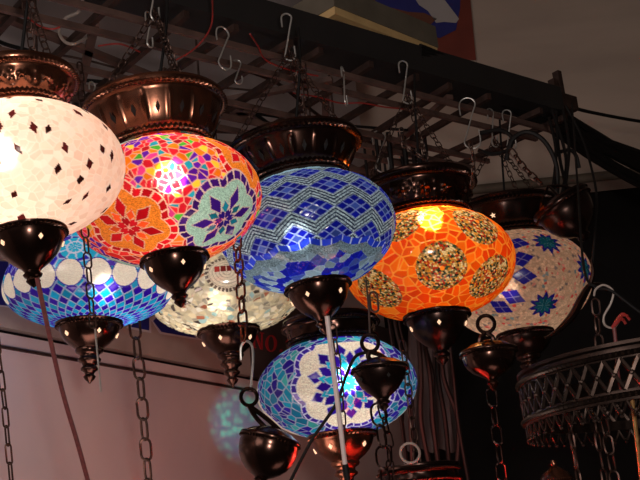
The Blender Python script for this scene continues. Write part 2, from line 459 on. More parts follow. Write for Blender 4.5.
def paint_ruby(p):
    p.mosaic(500, [(.85, .02, .03), (.6, .01, .02), (.95, .10, .04)], [5, 3, 2], (1, .4, .3), .012, .2, .03)

# ------------------------------------------------------------------ lamps
RACK = CAM.z + .862
HOOKZ = RACK - .072
hook_points = []
def shook(top, L, az, label, w=.02, r=.0017, group=None, m=SILVER, flip=1):
    w = w * .8; r = r * .82
    """S-shaped wire hook whose upper bend hangs over `top`."""
    top = Vector(top); ax = Vector((math.cos(az), math.sin(az), 0)) * flip; z = Vector((0, 0, 1))
    pts = []; R1 = w * .5; R2 = w * .5
    for k in range(9):
        a = PI * 1.0 - PI * k / 8 - .0
        pts.append(top + ax * (math.cos(a) * R1) + z * (math.sin(a) * R1 - R1))
    pts.insert(0, pts[0] - z * (L * .18))
    a_end = pts[-1]
    bot = top - z * (L - R2) - z * R1 * 0
    pts2 = []
    for k in range(9):
        a = PI + PI * k / 8
        pts2.append(bot + ax * (math.cos(a) * R2) + z * (math.sin(a) * R2))
    pts2.append(pts2[-1] + z * (L * .2))
    allp = smooth([pts[0], pts[1], pts[3], pts[5], pts[7], pts[9], a_end * .78 + pts2[0] * .22, a_end * .22 + pts2[0] * .78, pts2[0], pts2[2], pts2[4], pts2[6], pts2[8], pts2[9]], 5)
    o = MB().tube(allp, r, 7).build('hook', m, None, top)
    hook_points.append(top)
    return tag(o, label, 'hook', group)

def globe_mesh(name, R, rt, rb, rtop, rbot, paint, seed, hit, m, parent, nph=560, nth=230):
    t0 = math.asin(rtop); t1 = PI - math.asin(rbot)
    th = np.linspace(t0, t1, nth); ph = np.arange(nph) * 2 * PI / nph
    T, H = np.meshgrid(th, ph, indexing='ij')
    N = np.stack([np.sin(T) * np.cos(H), np.sin(T) * np.sin(H), np.cos(T)], -1).reshape(-1, 3)
    Q = ell(N, rt, rb)
    p = Paint(Q, N, rt, rb, seed, hit); paint(p)
    nn = N.copy(); nn[:, 2] /= np.where(N[:, 2] > 0, rt, rb); nn /= np.linalg.norm(nn, axis=1)[:, None]
    V = (Q + nn * np.clip(p.h, -.012, .014)[:, None]) * R
    me = bpy.data.meshes.new(name)
    i = np.arange(nth - 1)[:, None] * nph; k = np.arange(nph)[None]; k2 = (k + 1) % nph
    Fc = np.stack([i + k, i + nph + k, i + nph + k2, i + k2], -1).reshape(-1, 4)
    me.vertices.add(len(V)); me.vertices.foreach_set('co', V.astype(np.float32).ravel())
    me.loops.add(Fc.size); me.loops.foreach_set('vertex_index', Fc.astype(np.int32).ravel())
    me.polygons.add(len(Fc)); me.polygons.foreach_set('loop_start', (np.arange(len(Fc)) * 4).astype(np.int32))
    me.polygons.foreach_set('use_smooth', np.ones(len(Fc), bool))
    me.update(calc_edges=True)
    at = me.color_attributes.new('tint', 'FLOAT_COLOR', 'POINT')
    at.data.foreach_set('color', np.concatenate([np.clip(p.c, 0, 1), np.ones((p.n, 1))], 1).astype(np.float32).ravel())
    me.materials.append(m)
    o = bpy.data.objects.new(name, me); C.objects.link(o); o.parent = parent
    return o

def bead_ring(r, z, rb, n, seg=4):
    mb = MB(); per = 8; S = n * seg; prof = [(r + rb * math.cos(2 * PI * k / per), z + rb * math.sin(2 * PI * k / per)) for k in range(per + 1)]
    def disp(a, i, rr, zz): return (.75 * rb) * (math.cos(a * n)) * (1 if rr > r else -.2)
    return mb.lathe(prof, S, disp)

def crown(parent, R, z0, kr, kh, style, m, neck=.54):
    """flared bowl cap: narrow beaded neck on the globe, wide beaded rim on top"""
    H = R * kh; rr = R * kr; rn = R * neck
    def L(t): return rn + (rr - rn) * t
    prof = [(rn * .80, z0 - .02 * R), (rn * .97, z0), (rn * 1.02, z0 + .03 * R), (rn * 1.0, z0 + .07 * R), (rn * .985, z0 + .09 * R)]
    nb = 14
    for k in range(nb + 1):
        t = k / nb
        prof.append((rn * .99 + (rr * .94 - rn * .99) * (t ** .75), z0 + .10 * R + (H - .10 * R - .13 * R) * (t ** 1.15)))
    za = z0 + H
    prof += [(rr * .955, za - .115 * R), (rr * .985, za - .10 * R), (rr * .97, za - .075 * R), (rr * .985, za - .055 * R), (rr * 1.01, za - .03 * R), (rr * 1.0, za), (rr * .96, za + .008 * R), (rr * .93, za - .03 * R)]
    prof += [(rr * .80, za - .2 * R), (rn * .95, z0 + .10 * R), (rn * .5, z0 + .06 * R), (.002, z0 + .06 * R)]
    n = 16 if style == 'pierced' else 14
    def disp(a, i, r, z):
        if not (5 <= i <= 5 + nb): return 0
        t = (i - 5) / nb; e = math.sin(PI * t) ** .6 if 0 < t < 1 else 0
        f = (a * n / (2 * PI)) % 1
        if style == 'pierced': return e * R * (.022 * math.exp(-((min(f, 1 - f)) / .07) ** 2))
        if style == 'embossed':
            d = math.hypot((f - .5) * 1.1, (t - .5) * 1.2); w = math.atan2(t - .5, f - .5)
            return e * R * (.035 * max(0, math.cos(5 * w) * .5 + .6) * math.exp(-(d / .30) ** 4) + .018 * math.exp(-((min(f, 1 - f)) / .08) ** 2) * (math.sin(t * 18) * .5 + .5))
        return e * R * .006 * math.cos(a * n)
    c = MB().lathe(prof, 224, disp).build('crown', m, parent, None, 50)
    bead_ring(rr * .995, za - .088 * R, .024 * R, 84).build('beaded_rim', m, c)
    bead_ring(rn * 1.02, z0 + .075 * R, .024 * R, 60).build('beaded_collar', m, c)
    if style in ('pierced', 'star'):
        for k in range(n):
            a = 2 * PI * (k + .5) / n; t = .5
            r = rn * .99 + (rr * .94 - rn * .99) * (t ** .75) + .004 * R; z = z0 + .10 * R + (H - .23 * R) * (t ** 1.15)
            rad = Vector((math.cos(a), math.sin(a), 0)); tan = Vector((-math.sin(a), math.cos(a), 0))
            sl = Vector((0, 0, 1)) * .8 + rad * .55; sl.normalize(); nn = tan.cross(sl).normalized()
            if nn.dot(rad) < 0: nn = -nn
            ce = rad * r + Vector((0, 0, z))
            sc = R * (.055 if style == 'pierced' else .03)
            if style == 'pierced':  # not cut through, black plates stand in for the shade inside cutouts
                mb = MB().prism([ce + tan * .45 * sc, ce + sl * 1.25 * sc, ce - tan * .45 * sc, ce - sl * 1.25 * sc], nn, .0012)
                mb.build('hole_plate', HOLE_DARK, c)
            elif k % 3 == 0:
                pts = [ce + (tan * math.cos(PI / 2 + q * PI / 5) + sl * math.sin(PI / 2 + q * PI / 5)) * sc * (1.3 if q % 2 == 0 else .55) for q in range(10)]
                MB().prism(pts, nn, .0012).build('star_glow_plate', HOLE_GLOW, c)
    return c, rr, za

CUPS = {
 'short': [(1.0, .03), (1.05, 0), (1.07, -.05), (1.04, -.10), (.99, -.13), (.98, -.20), (.93, -.36), (.84, -.56), (.70, -.76), (.54, -.92), (.38, -1.04), (.27, -1.13), (.22, -1.20), (.22, -1.24), (.27, -1.29), (.24, -1.35), (.17, -1.39), (.18, -1.44), (.20, -1.48), (.15, -1.54), (.09, -1.60), (.02, -1.66)],
 'long': [(1.0, .03), (1.06, 0), (1.08, -.05), (1.04, -.10), (.98, -.14), (.96, -.26), (.90, -.42), (.80, -.58), (.66, -.72), (.52, -.82), (.44, -.88), (.46, -.95), (.42, -1.02), (.31, -1.08), (.30, -1.16), (.37, -1.23), (.36, -1.29), (.24, -1.36), (.21, -1.44), (.28, -1.52), (.27, -1.58), (.16, -1.66), (.14, -1.72), (.20, -1.79), (.15, -1.88), (.07, -1.95), (.02, -2.02)],
 'deep': [(1.0, .03), (1.06, 0), (1.08, -.06), (1.05, -.13), (1.02, -.2), (1.03, -.35), (1.0, -.58), (.93, -.80), (.80, -1.02), (.62, -1.2), (.42, -1.33), (.26, -1.4), (.20, -1.46), (.24, -1.52), (.2, -1.6), (.13, -1.66), (.02, -1.75)],
 'round': [(1.0, .03), (1.06, 0), (1.09, -.05), (1.06, -.11), (1.0, -.15), (.99, -.26), (.94, -.46), (.84, -.64), (.69, -.80), (.50, -.92), (.34, -1.0), (.22, -1.06), (.16, -1.14), (.20, -1.20), (.22, -1.26), (.14, -1.34), (.10, -1.44), (.02, -1.52)],
}
def cup(parent, a, z0, style, m, holes=True, loc=(0, 0, 0), name='base_cup', phase=0.0, lit=True):
    prof = [(.90, .05)] + CUPS[style]
    c = MB().lathe([(r * a, z0 + z * a) for r, z in prof[:14]], 72).build(name, m, parent, None, 60)
    c.location = loc
    MB().lathe([(r * a, z0 + z * a) for r, z in prof[13:]], 40).build('finial', m, c, None, 60)
    bead_ring(1.0 * a, z0 - .145 * a, .055 * a, 52).build('beaded_rim', m, c)
    if holes:
        for k in range(5):
            an = 2 * PI * k / 5 + phase
            rad = Vector((math.cos(an), math.sin(an), 0)); tan = Vector((-math.sin(an), math.cos(an), 0))
            ce = rad * (.89 * a) + Vector((0, 0, z0 - .47 * a)); sl = (Vector((0, 0, 1)) + rad * .40).normalized()
            nn = rad * .93 - Vector((0, 0, .37)); s = .085 * a
            MB().prism([ce + tan * s * .75 - nn * .002, ce + sl * s - nn * .002, ce - tan * s * .75 - nn * .002, ce - sl * s - nn * .002], nn, .0032).build('hole_plate', HOLE_GLOW if lit else HOLE_DARK, c)
    return c

def lamp(label, px, py, d, rx, rt, rb, paint, seed, power, bulb=(0, 0, .02), gm=GLASS, crown_k=(.76, .46), crown_style='pierced', cup_a=.37, cup_style='short',
         tilt=0.0, lightcol=(1, .86, .70), cm=BRONZE, um=BRONZE, holes=True, hook=True, hook_az=.3, neck=.54, phase=0.0, cord=None, hook_label=None, blob=.018):
    c0 = P(px, py, d); R = rx * d / F
    e = thing('mosaic_lamp', label, 'lamp', c0)
    if tilt:
        e.rotation_mode = 'QUATERNION'; e.rotation_quaternion = Quaternion(fwd, tilt)
    Mi = (Matrix.Translation(c0) @ (Quaternion(fwd, tilt).to_matrix().to_4x4() if tilt else Matrix.Identity(4))).inverted()
    def hit(x, y):
        o = (Mi @ CAM) / R; dr = (Mi.to_3x3() @ ray(x, y)) / R
        best = None
        for kz, sg in ((rt, 1), (rb, -1)):
            A = Vector((o.x, o.y, o.z / kz)); B = Vector((dr.x, dr.y, dr.z / kz))
            a, b, cc = B.dot(B), 2 * A.dot(B), A.dot(A) - 1; D = b * b - 4 * a * cc
            if D < 0: continue
            t = (-b - D ** .5) / (2 * a); q = o + dr * t
            if q.z * sg >= -1e-6: best = q
        if best is None:
            tt = -o.dot(dr) / dr.dot(dr); q = o + dr * tt
            q = Vector((q.x, q.y, q.z / (rt if q.z > 0 else rb))).normalized(); q.z *= (rt if q.z > 0 else rb); best = q
        return np.array(best)
    globe_mesh('globe', R, rt, rb, neck * .96, cup_a * .95, paint, seed, hit, gm, e)
    zt = R * rt * math.sqrt(1 - (neck * .96) ** 2) - .01 * R
    cr, rr, za = crown(e, R, zt, crown_k[0], crown_k[1], crown_style, cm, neck)
    a = cup_a * R; zb = -R * rb * math.sqrt(1 - cup_a ** 2)
    cup(e, a, zb + .01 * R, cup_style, um, holes, phase=phase)
    ld = bpy.data.lights.new('bulb', 'POINT'); ld.energy = power; ld.color = lightcol; ld.shadow_soft_size = blob
    lo = bpy.data.objects.new('bulb', ld); C.objects.link(lo); lo.parent = e; lo.location = Vector(bulb) * R
    # three chains up to a ring, then the S hook on the rack
    if hook:
        top = Vector((c0.x, c0.y, HOOKZ + .004))
        inv = Mi @ top
        for k in range(3):
            an = 2 * PI * k / 3 + .5 + seed
            s = Vector((rr * .95 * math.cos(an), rr * .95 * math.sin(an), za - .01 * R))
            MB().chain([s, inv], .014, .0075, .0010, Vector((.3, .9, .1))).build('hanging_chain', CHAIN, e)
        rg = MB(); rg.tube([inv + Vector((0, .007 * math.cos(q * PI / 6), .007 * math.sin(q * PI / 6))) for q in range(12)], .0013, 6, True); rg.build('hanging_ring', CHAIN, e)
        cp = smooth([Vector((0, 0, za - .25 * R)), Vector((.03 * R, .1 * R, za + .1 * R)), inv + Vector((.012, .01, -.02)), inv + Vector((.02, .02, .05))], 8)
        MB().tube(cp, .0022, 7).build('power_cord', BLACK, e)
        shook(Vector((c0.x, c0.y, RACK)), .082, hook_az, hook_label)
    return e, c0, R

VD = math.radians
L1 = lamp('cream crackle mosaic lamp with scattered dark red diamond chips, far upper left', 23, 172, 1.33, 101, .66, .67, paint_white, 3, .54, (-.1, -.3, .10), GLASS_SOFT, (.62, .44), 'embossed', .35, 'short', tilt=VD(-4), neck=.46, phase=.3, lightcol=(1, .80, .66), hook_az=.5,
          hook_label='wire hook above the cream lamp with red chips', um=BRONZE, cm=COPPER)
L2 = lamp('multicoloured red mosaic lamp with orange and aqua star flowers', 167, 203, 1.50, 95, .66, .64, paint_red, 11, .60, (.10, -.25, .16), GLASS, (.76, .60), 'pierced', .335, 'short', tilt=VD(-4), phase=.1, hook_az=.9,
          hook_label='wire hook directly above the multicoloured red lamp', cm=COPPER)
L3 = lamp('blue and silver mosaic lamp patterned with lozenges and zigzag beading', 308, 230, 1.66, 88, .65, .70, paint_blue, 5, .42, (-.12, .05, .0), GLASS_BLUE, (.77, .52), 'pierced', .355, 'short', tilt=VD(-4), phase=.55, lightcol=(.95, .95, 1), hook_az=.1,
          hook_label='wire hook directly above the blue zigzag lamp')
L4 = lamp('orange mosaic lamp with round beaded medallions', 430, 266, 1.86, 85, .66, .63, paint_orange, 9, 1.0, (.04, -.40, .40), GLASS_HOT, (.66, .50), 'embossed', .37, 'short', phase=.9, lightcol=(1, .84, .6), hook_az=.2, um=BRONZE_D,
          hook_label='wire hook directly above the orange lamp')
L5 = lamp('cream beaded mosaic lamp with small navy and teal star flowers, right of the orange lamp', 517, 283, 2.11, 74, .70, .74, paint_cream, 13, .27, (-.1, .15, 0), GLASS_SOFT, (.74, .50), 'star', .36, 'long', phase=.2, lightcol=(1, .85, .72), hook_az=.6, um=BRONZE_D, cm=BRONZE_D, holes=False,
          hook_label='wire hook above the cream lamp with star flowers')
L6 = lamp('turquoise and navy diamond mosaic lamp with white scallops, lower left', 89, 290, 1.72, 84, .70, .43, paint_bluewhite, 17, .52, (.15, .10, .08), GLASS_BLUE, (.70, .40), 'plain', .365, 'long', tilt=VD(2), phase=.25, lightcol=(1, .93, .86), hook=False, um=BRONZE)
L7 = lamp('clear and cream shard mosaic lamp behind the multicoloured red lamp', 226, 297, 1.90, 75, .62, .48, paint_clear, 19, .40, (-.1, 0, .0), GLASS_SILVER, (.70, .40), 'plain', .385, 'long', phase=.7, lightcol=(1, .88, .68), hook=False, um=BRONZE)
L8 = lamp('turquoise and navy mosaic lamp with a large white flower, bottom centre', 337, 388, 1.75, 80, .63, .62, paint_turq, 23, .40, (.12, -.25, .05), GLASS, (.60, .35), 'plain', .40, 'long', phase=.5, lightcol=(1, .92, .84), hook=False, um=COPPER)
L9 = lamp('red lamp mostly cut off by the bottom edge below the orange lamp', 425, 523, 1.62, 66, .66, .64, paint_ruby, 29, 3.0, (0, -.2, .2), GLASS, (.62, .32), 'plain', .37, 'short', lightcol=(1, .5, .4), hook=False, um=BRONZE, cm=BRONZE_D, neck=.60)

# lamps of the lower tier: chain up to the rack behind
def lower_hang(L, m=CHAIN, top=None, L_=.03, W=.016):
    e, c0, R = L
    Mi = e.matrix_basis.inverted()
    topw = Vector((c0.x, c0.y, RACK - .01)) if top is None else top
    st = Vector((0, 0, R * .9))
    MB().chain([st, Mi @ topw], .020, .010, .0014, Vector((.2, .9, .1))).build('hanging_chain', m, e)
for L in (L6, L7, L8): lower_hang(L)
lower_hang(L9, top=Vector((L9[1].x, L9[1].y, L9[1].z + .27)))

# ------------------------------------------------------------------ loose wire hooks on the rack
loose = [(222, 27, .075, .7, 'curved wire hook right of the multicoloured lamp crown, hanging free'),
         (342, 67, .075, 1.3, 'narrow wire hook between the blue and orange lamp hooks, hanging free'),
         (466, 98, .105, -.15, 'large silver S hook below the end of the dark beam'),
         (378, 131, .09, .2, 'wire hook low behind the blue lamp, left of the orange crown'),
         (92, 82, .05, .9, 'short wire hook between the two leftmost lamp crowns'),
         (237, 60, .045, .4, 'small wire hook just below the curved one above the red lamp'),
         (148, 12, .06, 1.0, 'thin wire hook at the top left, highest of the rack'),
         (506, 110, .085, .0, 'thin silver wire hook just right of the large S hook')]
for (x, y, l, az, lab) in loose:
    shook(PZ(x, y, RACK), l, az, lab, {466: .038, 378: .034, 222: .030}.get(x, .022 if l > .06 else .016))

# ------------------------------------------------------------------ the wire rack the lamps hang from
A = PZ(200, 8, CAM.z + .915); B = PZ(556, 107, CAM.z + .915)
bd = (B - A); bd.z = 0; bd.normalize(); bp = Vector((-bd.y, bd.x, 0))
rack = thing('hanging_rack', 'brown metal lattice rack overhead that the lamps hang from', 'rack', (0, 1.7, RACK))
org = Vector((0, 1.7, 0))
ob = (A - org).dot(bp)
sB = (B - org).dot(bd)
print('beam offset', ob, 'sB', sB, [((h - org).dot(bp) - ob, (h - org).dot(bd) - sB) for h in hook_points])
offs = [ob + .01 + .068 * k for k in range(12)]
used = set()
for h in hook_points:
    o = (h - org).dot(bp)
    c = [i for i in range(len(offs)) if i not in used]
    i = min(c, key=lambda j: abs(offs[j] - o))
    if abs(offs[i] - o) < .05: offs[i] = o; used.add(i)
rj = random.Random(21)
for o in offs:
    a = bp * (o + rj.uniform(-.02, .02)) - bd * .95; b = bp * (o + rj.uniform(-.012, .012)) + bd * (sB - .03)
    MB().bar(a + Vector((0, 0, -.010)), b + Vector((0, 0, -.010)), .008, .010).build('long_bar', IRON_L, rack)
for k in range(14):
    s = sB - .04 - k * .105
    a = bp * (ob - .05) + bd * (s + rj.uniform(-.03, .03)); b = bp * (ob + .78) + bd * (s + rj.uniform(-.05, .05))
    MB().bar(a + Vector((0, 0, .002)), b + Vector((0, 0, .002)), .010, .012).build('cross_bar', IRON, rack)
# diagonal loose laths on top of the lattice
for (s, o, an, ln) in ((-.5, ob + .35, .5, .8), (-.2, ob + .4, -.5, .7), (sB - .35, ob + .36, .9, .7), (sB - .5, ob + .3, .35, .8), (-.6, ob + .4, 1.1, .6), (-.1, ob + .5, -.3, .7), (-.3, ob + .15, .25, .5), (sB - .25, ob + .25, 1.3, .5), (sB - .3, ob + .45, .5, .5), (0, ob + .25, -.9, .5), (.1, ob + .6, .3, .8), (sB - .2, ob + .55, -.6, .5), (-.4, ob + .6, .15, .9), (-.25, ob + .25, 1.2, .4)):
    dv = (bd * math.cos(an) + bp * math.sin(an)) * ln / 2; c = bd * s + bp * o + Vector((0, 0, .016))
    MB().bar(c - dv, c + dv, .014, .010).build('diagonal_lath', IRON_L, rack)
for k in range(4):
    h = bd * (sB - .1 - .4 * k) + bp * (ob + .6)
    MB().tube([h, h + Vector((0, 0, .62 + 2.2 - 1.55 - .0))], .003, 6).build('drop_rod', IRON, rack)

# ------------------------------------------------------------------ beam and cables
beam_a = A - bd * 1.0; beam_b = B - bd * 0.02
mb = MB().bar(beam_a, beam_b, .07, .055)
bm = tag(mb.build('beam', BEAM, None, (beam_a + beam_b) / 2), 'dark timber beam running across above the lamp rack', 'beam')
br = MB(); bb = P(560, 104, (B - CAM).dot(fwd))
br.box(bb, (.035, .02, .016), Matrix((bd, bp, Vector((0, 0, 1)))).transposed())
br.box(bb + Vector((.0, 0, .035)) + bd * .008, (.006, .008, .042), Matrix((bd, bp, Vector((0, 0, 1)))).transposed())
br.box(bb + Vector((.0, 0, .028)) - bd * .012, (.006, .008, .026), Matrix((bd, bp, Vector((0, 0, 1)))).transposed())
tag(br.build('beam_bracket', IRON, None, bb), 'rusty bracket with two upright tabs at the right end of the beam', 'bracket')

def cable(pts, r, m, label, name='cable', cat='cable', group=None, n=10, seg=7):
    p = smooth(pts, n); o = MB().tube(p, r, seg).build(name, m, None, p[0]); return tag(o, label, cat, group)
dB = (B - CAM).dot(fwd)
g = 'black cables running from the beam to the right'
for k, (y0, y1, y2, r) in enumerate(((112, 142, 172, .012), (118, 152, 184, .010), (124, 138, 158, .011), (108, 132, 166, .009), (128, 158, 190, .008), (114, 146, 163, .010))):
    cable([P(470, 70 + k * 4, dB * .93), P(548, y0, dB), P(592, y1, dB + .14), P(650, y2, dB + .3), P(720, y2 + 26, dB + .5)], r, BLACK, 'black cable in the bundle drooping from the beam end to the right edge', group=g)
cable([P(565, 105, dB + .02), P(590, 112, dB + .1), P(645, 122, dB + .25), P(700, 128, dB + .4)], .004, BLACK, 'thin black wire crossing the plaster wall above the cable bundle')
for k in range(5):
    cable([P(420, 46 + k * 4, dB * .88), P(455, 60 + k * 3.4, dB * .91), P(500, 76 + k * 4, dB * .95), P(556, 100 + k * 3, dB * .99)], .005, BLACK, 'black cable lying along the upper side of the beam', group='cables along the beam')
cable([P(506, 160, 1.95), P(512, 140, 1.95), P(527, 132, 1.95), P(545, 142, 1.94), P(557, 168, 1.93), P(556, 205, 1.92)], .0042, BLACK, 'black cable arched in a loop above the star lamp crown')
for k, (a, b, c) in enumerate((((556, 112), (560, 160), (572, 204)), ((552, 110), (566, 158), (561, 200)), ((563, 110), (569, 150), (562, 210)), ((549, 118), (556, 150), (553, 190)))):
    cable([P(*a, 2.1), P(*b, 2.0), P(*c, 1.9)], .003, BLACK, 'thin dark cord hanging from the beam bracket to the tilted bell', group='cords under the beam bracket')
cable([P(560, 152, 2.15), P(570, 150, 2.13), P(576, 156, 2.12), P(579, 168, 2.12)], .0038, BLACK, 'bent dark rod tip sticking out of the cords under the bracket', 'rod', 'rod')
cable([P(478, 150, 2.1), P(492, 154, 2.1), P(508, 150, 2.1), P(512, 138, 2.1), P(500, 130, 2.1), P(480, 133, 2.1)], .004, BLACK, 'black cable curl left of the looped cable')
cable([PZ(84, -14, RACK + .03), PZ(80, 10, RACK + .02), PZ(66, 18, RACK + .01), PZ(59, 30, RACK), PZ(64, 41, RACK - .02), PZ(74, 44, RACK - .03), PZ(86, 38, RACK - .01)], .0026, GREYCABLE, 'grey cable curled in a loop at the top left of the rack')
reds = [([(28, 18), (40, 26), (52, 29), (60, 27)], 'short red wire lying on the rack at the top left'),
        ([(176, 60), (190, 52), (203, 40), (212, 22), (212, -10)], 'red wire curving up right of the multicoloured lamp crown'),
        ([(250, 34), (258, 46), (266, 60), (290, 70), (318, 76)], 'red wire dipping beside the blue lamp hook'),
        ([(293, 93), (318, 97), (340, 103), (362, 103), (384, 107), (404, 109)], 'long wavy red wire stretched between the blue and orange hooks'),
        ([(98, 46), (120, 44), (140, 52)], 'faint red wire over the multicoloured lamp crown')]
for pts, lab in reds:
    cable([PZ(x, y, RACK - .022) for x, y in pts], .0014, REDWIRE, lab, 'red_wire', 'wire')
rng = random.Random(3)
for k in range(22):
    s, o = rng.uniform(-.6, sB - .35), rng.uniform(ob + .12, ob + .68)
    a = rng.uniform(-.5, .5); dv = bd * math.cos(a) + bp * math.sin(a)
    c = Vector((0, 1.7, RACK + .012 + .006 * rng.random())) + bd * s + bp * o; ln = rng.uniform(.12, .34)
    cable([c - dv * ln, c - dv * ln * .4 + bp * rng.uniform(-.03, .03) + Vector((0, 0, .008)), c + dv * ln * .3 + bp * rng.uniform(-.03, .03), c + dv * ln], rng.choice((.002, .003, .0035)), BLACK if k % 3 else IRON, 'dark cable tangled on the lamp rack', group='cables tangled on the rack')

# ------------------------------------------------------------------ setting: left wall with sign
WA = P(0, 335, 2.2); WB = PZ(240, 380, WA.z)
wh = (WB - WA); wh.z = 0; wh.normalize(); wn = Vector((wh.y, -wh.x, 0))    # wn points to the camera side
if wn.dot(CAM - WA) < 0: wn = -wn
def onwall(px, py, off=0.0):
    r = ray(px, py); o = WA + wn * off
    return CAM + r * ((o - CAM).dot(wn) / r.dot(wn))
def ws(p): return (p - WA).dot(wh)
s_end = ws(onwall(404, 440)); s_beg = -2.2
def wallbox(name, s0, s1, z0, z1, t0, t1, m, parent=None):
    c = WA + wh * ((s0 + s1) / 2) + wn * ((t0 + t1) / 2); c.z = (z0 + z1) / 2
    o = MB().box((0, 0, 0), ((s1 - s0) / 2, abs(t1 - t0) / 2, (z1 - z0) / 2), Matrix((wh, wn, Vector((0, 0, 1)))).transposed()).build(name, m, parent)
    o.location = c - (parent.location if parent else Vector()); return o
HZ = CAM.z + 2.25
zl = WA.z
struct(wallbox('wall_left', s_beg, s_end, 0, HZ, -.10, -.02, PLASTER_L))
zpan = onwall(0, 347).z
struct(wallbox('trim_1', s_beg, s_end, zpan - .004, zpan, -.02, .010, IRON))
struct(wallbox('trim_2', s_beg, s_end, zpan + .004, zl + .004, -.02, .004, PANEL))
struct(wallbox('trim_3', s_beg, s_end, zl + .004, zl + .014, -.02, -.01, BLACK))
struct(wallbox('wall_left_lower', s_beg, s_end, .75, zpan - .004, -.02, .004, PANEL))
# fascia sign
zf0 = zl + .014; zf1 = zf0 + .26
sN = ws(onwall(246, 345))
fs = thing('shop_sign', 'grey shop fascia, right part in painted shade, with blue triangles and red lettering, behind the lower lamps', 'sign', WA.copy())
fs.location.z = zf0
wallbox('grey_board', s_beg, sN, zf0, zf1, -.02, .010, FASCIA, fs)
wallbox('shaded_board', sN, s_end, zf0, zf1, -.02, .010, FASCIA_SHADE, fs)  # same fascia, shadow of the lamps put into a darker colour
def signpoly(name, pix, m, off=.0105, th=.0008):
    pts = [onwall(x, y, off) for x, y in pix]
    o = MB().prism(pts, wn, th).build(name, m, fs, fs.location); o.location = (0, 0, 0); return o
for outline, poly in (([(-30, 258), (11, 262), (11, 308), (-30, 302)], [(-32, 258), (8, 262), (8, 306), (-32, 300)]),
                      ([(126, 328), (151, 288), (151, 333)], [(131, 327), (149, 296), (149, 330.5)]),
                      ([(150, 318), (168, 302), (202, 340.5), (160, 334)], [(153, 321), (168, 306), (196, 338), (161.5, 332)])):
    signpoly('white_outline', outline, SIGNWHITE)
    signpoly('blue_triangle', poly, SIGNBLUE, .0116)
# serif lettering NO.1
def stroke(pts): signpoly('letter_stroke', pts, SIGNRED)
lt = MB()
def lpoly(pix): lt.prism([onwall(x, y, .0105) for x, y in pix], wn, .001)
def lring(cx, cy, rx, ry, ix, iy, n=28):
    for k in range(n):
        a, b = 2 * PI * k / n, 2 * PI * (k + 1) / n
        lpoly([(cx + rx * math.cos(a), cy + ry * math.sin(a)), (cx + rx * math.cos(b), cy + ry * math.sin(b)), (cx + ix * math.cos(b), cy + iy * math.sin(b)), (cx + ix * math.cos(a), cy + iy * math.sin(a))])
lpoly([(253.2, 331.5), (255, 331.8), (255, 347.5), (253.2, 347.2)])
lpoly([(252.2, 331.2), (256, 331.8), (256, 332.8), (252.2, 332.2)]); lpoly([(252, 346.7), (256.2, 347.3), (256.2, 348.3), (252, 347.7)])
lpoly([(253.2, 331.5), (256, 331.9), (262.6, 349.6), (260.2, 349.2)])
lpoly([(261, 332.6), (262.6, 332.9), (262.6, 349.6), (261, 349)]); lpoly([(259.6, 332.2), (264, 332.9), (264, 333.9), (259.6, 333.2)])
lring(271, 343.5, 5.8, 8.4, 3.0, 7.2)
lring(281, 350.8, 1.5, 1.5, .01, .01, 12)
lpoly([(287.5, 339.5), (290.5, 337), (290.5, 353), (287.5, 352.5)]); lpoly([(285.6, 341.3), (287.5, 339.5), (287.5, 341.5), (285.6, 342.6)]); lpoly([(285.5, 352), (292.5, 353.1), (292.5, 354.2), (285.5, 353.1)])
o = lt.build('lettering', SIGNRED, fs, fs.location); o.location = (0, 0, 0)

# ------------------------------------------------------------------ setting: back wall, recess, ceiling, floor
YB = 3.95
zb = PY(640, 172, YB).z - .02
xl = (WA + wh * s_end).x - .1
def box(name, lo, hi, m): 
    lo, hi = Vector(lo), Vector(hi); c = (lo + hi) / 2
    o = MB().box((0, 0, 0), (hi - lo) / 2).build(name, m); o.location = c; return o
struct(box('wall_back', (xl - .4, YB, zb), (4.2, YB + .12, HZ), PLASTER))
struct(box('wall_inner', (xl - .4, YB + .9, 0), (4.2, YB + 1.0, zb + .3), RECESS_GLOOM))  # gloom of the unlit interior put into a near-black wall colour
struct(box('wall_right', (4.1, -1.2, 0), (4.2, YB + 1, HZ), PLASTER))
struct(box('ceiling', (-4, -1.2, HZ), (4.2, YB + 1, HZ + .1), PLASTER))
struct(box('floor', (-4, -1.2, -.1), (4.2, YB + 1, 0), CONCRETE))
pc = [PY(430, 232, YB - .03), PY(575, 191, YB - .03), PY(640, 172, YB - .03), PY(760, 140, YB - .03)]
zz = zb + .0
struct(MB().tube([Vector((xl - .3, YB - .02, zb + .012)), Vector((4.1, YB - .02, zb + .012))], .018, 10).build('trim_4', GREYBOX))
dk = MB(); 
# ------------------------------------------------------------------ sign box and poster behind the beam
d0 = 2.42
bx0 = PZ(335, 12, CAM.z + 1.0); 
zq = bx0.z
q = [PZ(335, 12, zq), PZ(438, 53, zq)]
ld = (q[1] - q[0]); Lb = ld.length; ld.normalize(); lp = Vector((-ld.y, ld.x, 0))
if lp.y < 0: lp = -lp
bxT = thing('light_box', 'tan framed rectangular sign box seen from below, above the beam', 'sign box', q[0])
Dp = .12; Hh = .06
def lb(name, x0, x1, y0, y1, z0, z1, m):
    c = ld * ((x0 + x1) / 2) + lp * ((y0 + y1) / 2) + Vector((0, 0, (z0 + z1) / 2))
    return MB().box(c, ((x1 - x0) / 2, (y1 - y0) / 2, (z1 - z0) / 2), Matrix((ld, lp, Vector((0, 0, 1)))).transposed()).build(name, m, bxT)
lb('case', -.002, Lb + .002, -.002, Dp + .002, .012, Hh, GREYBOX)
lb('bottom_panel', .012, Lb - .012, .012, Dp - .012, .006, .012, TANDARK)
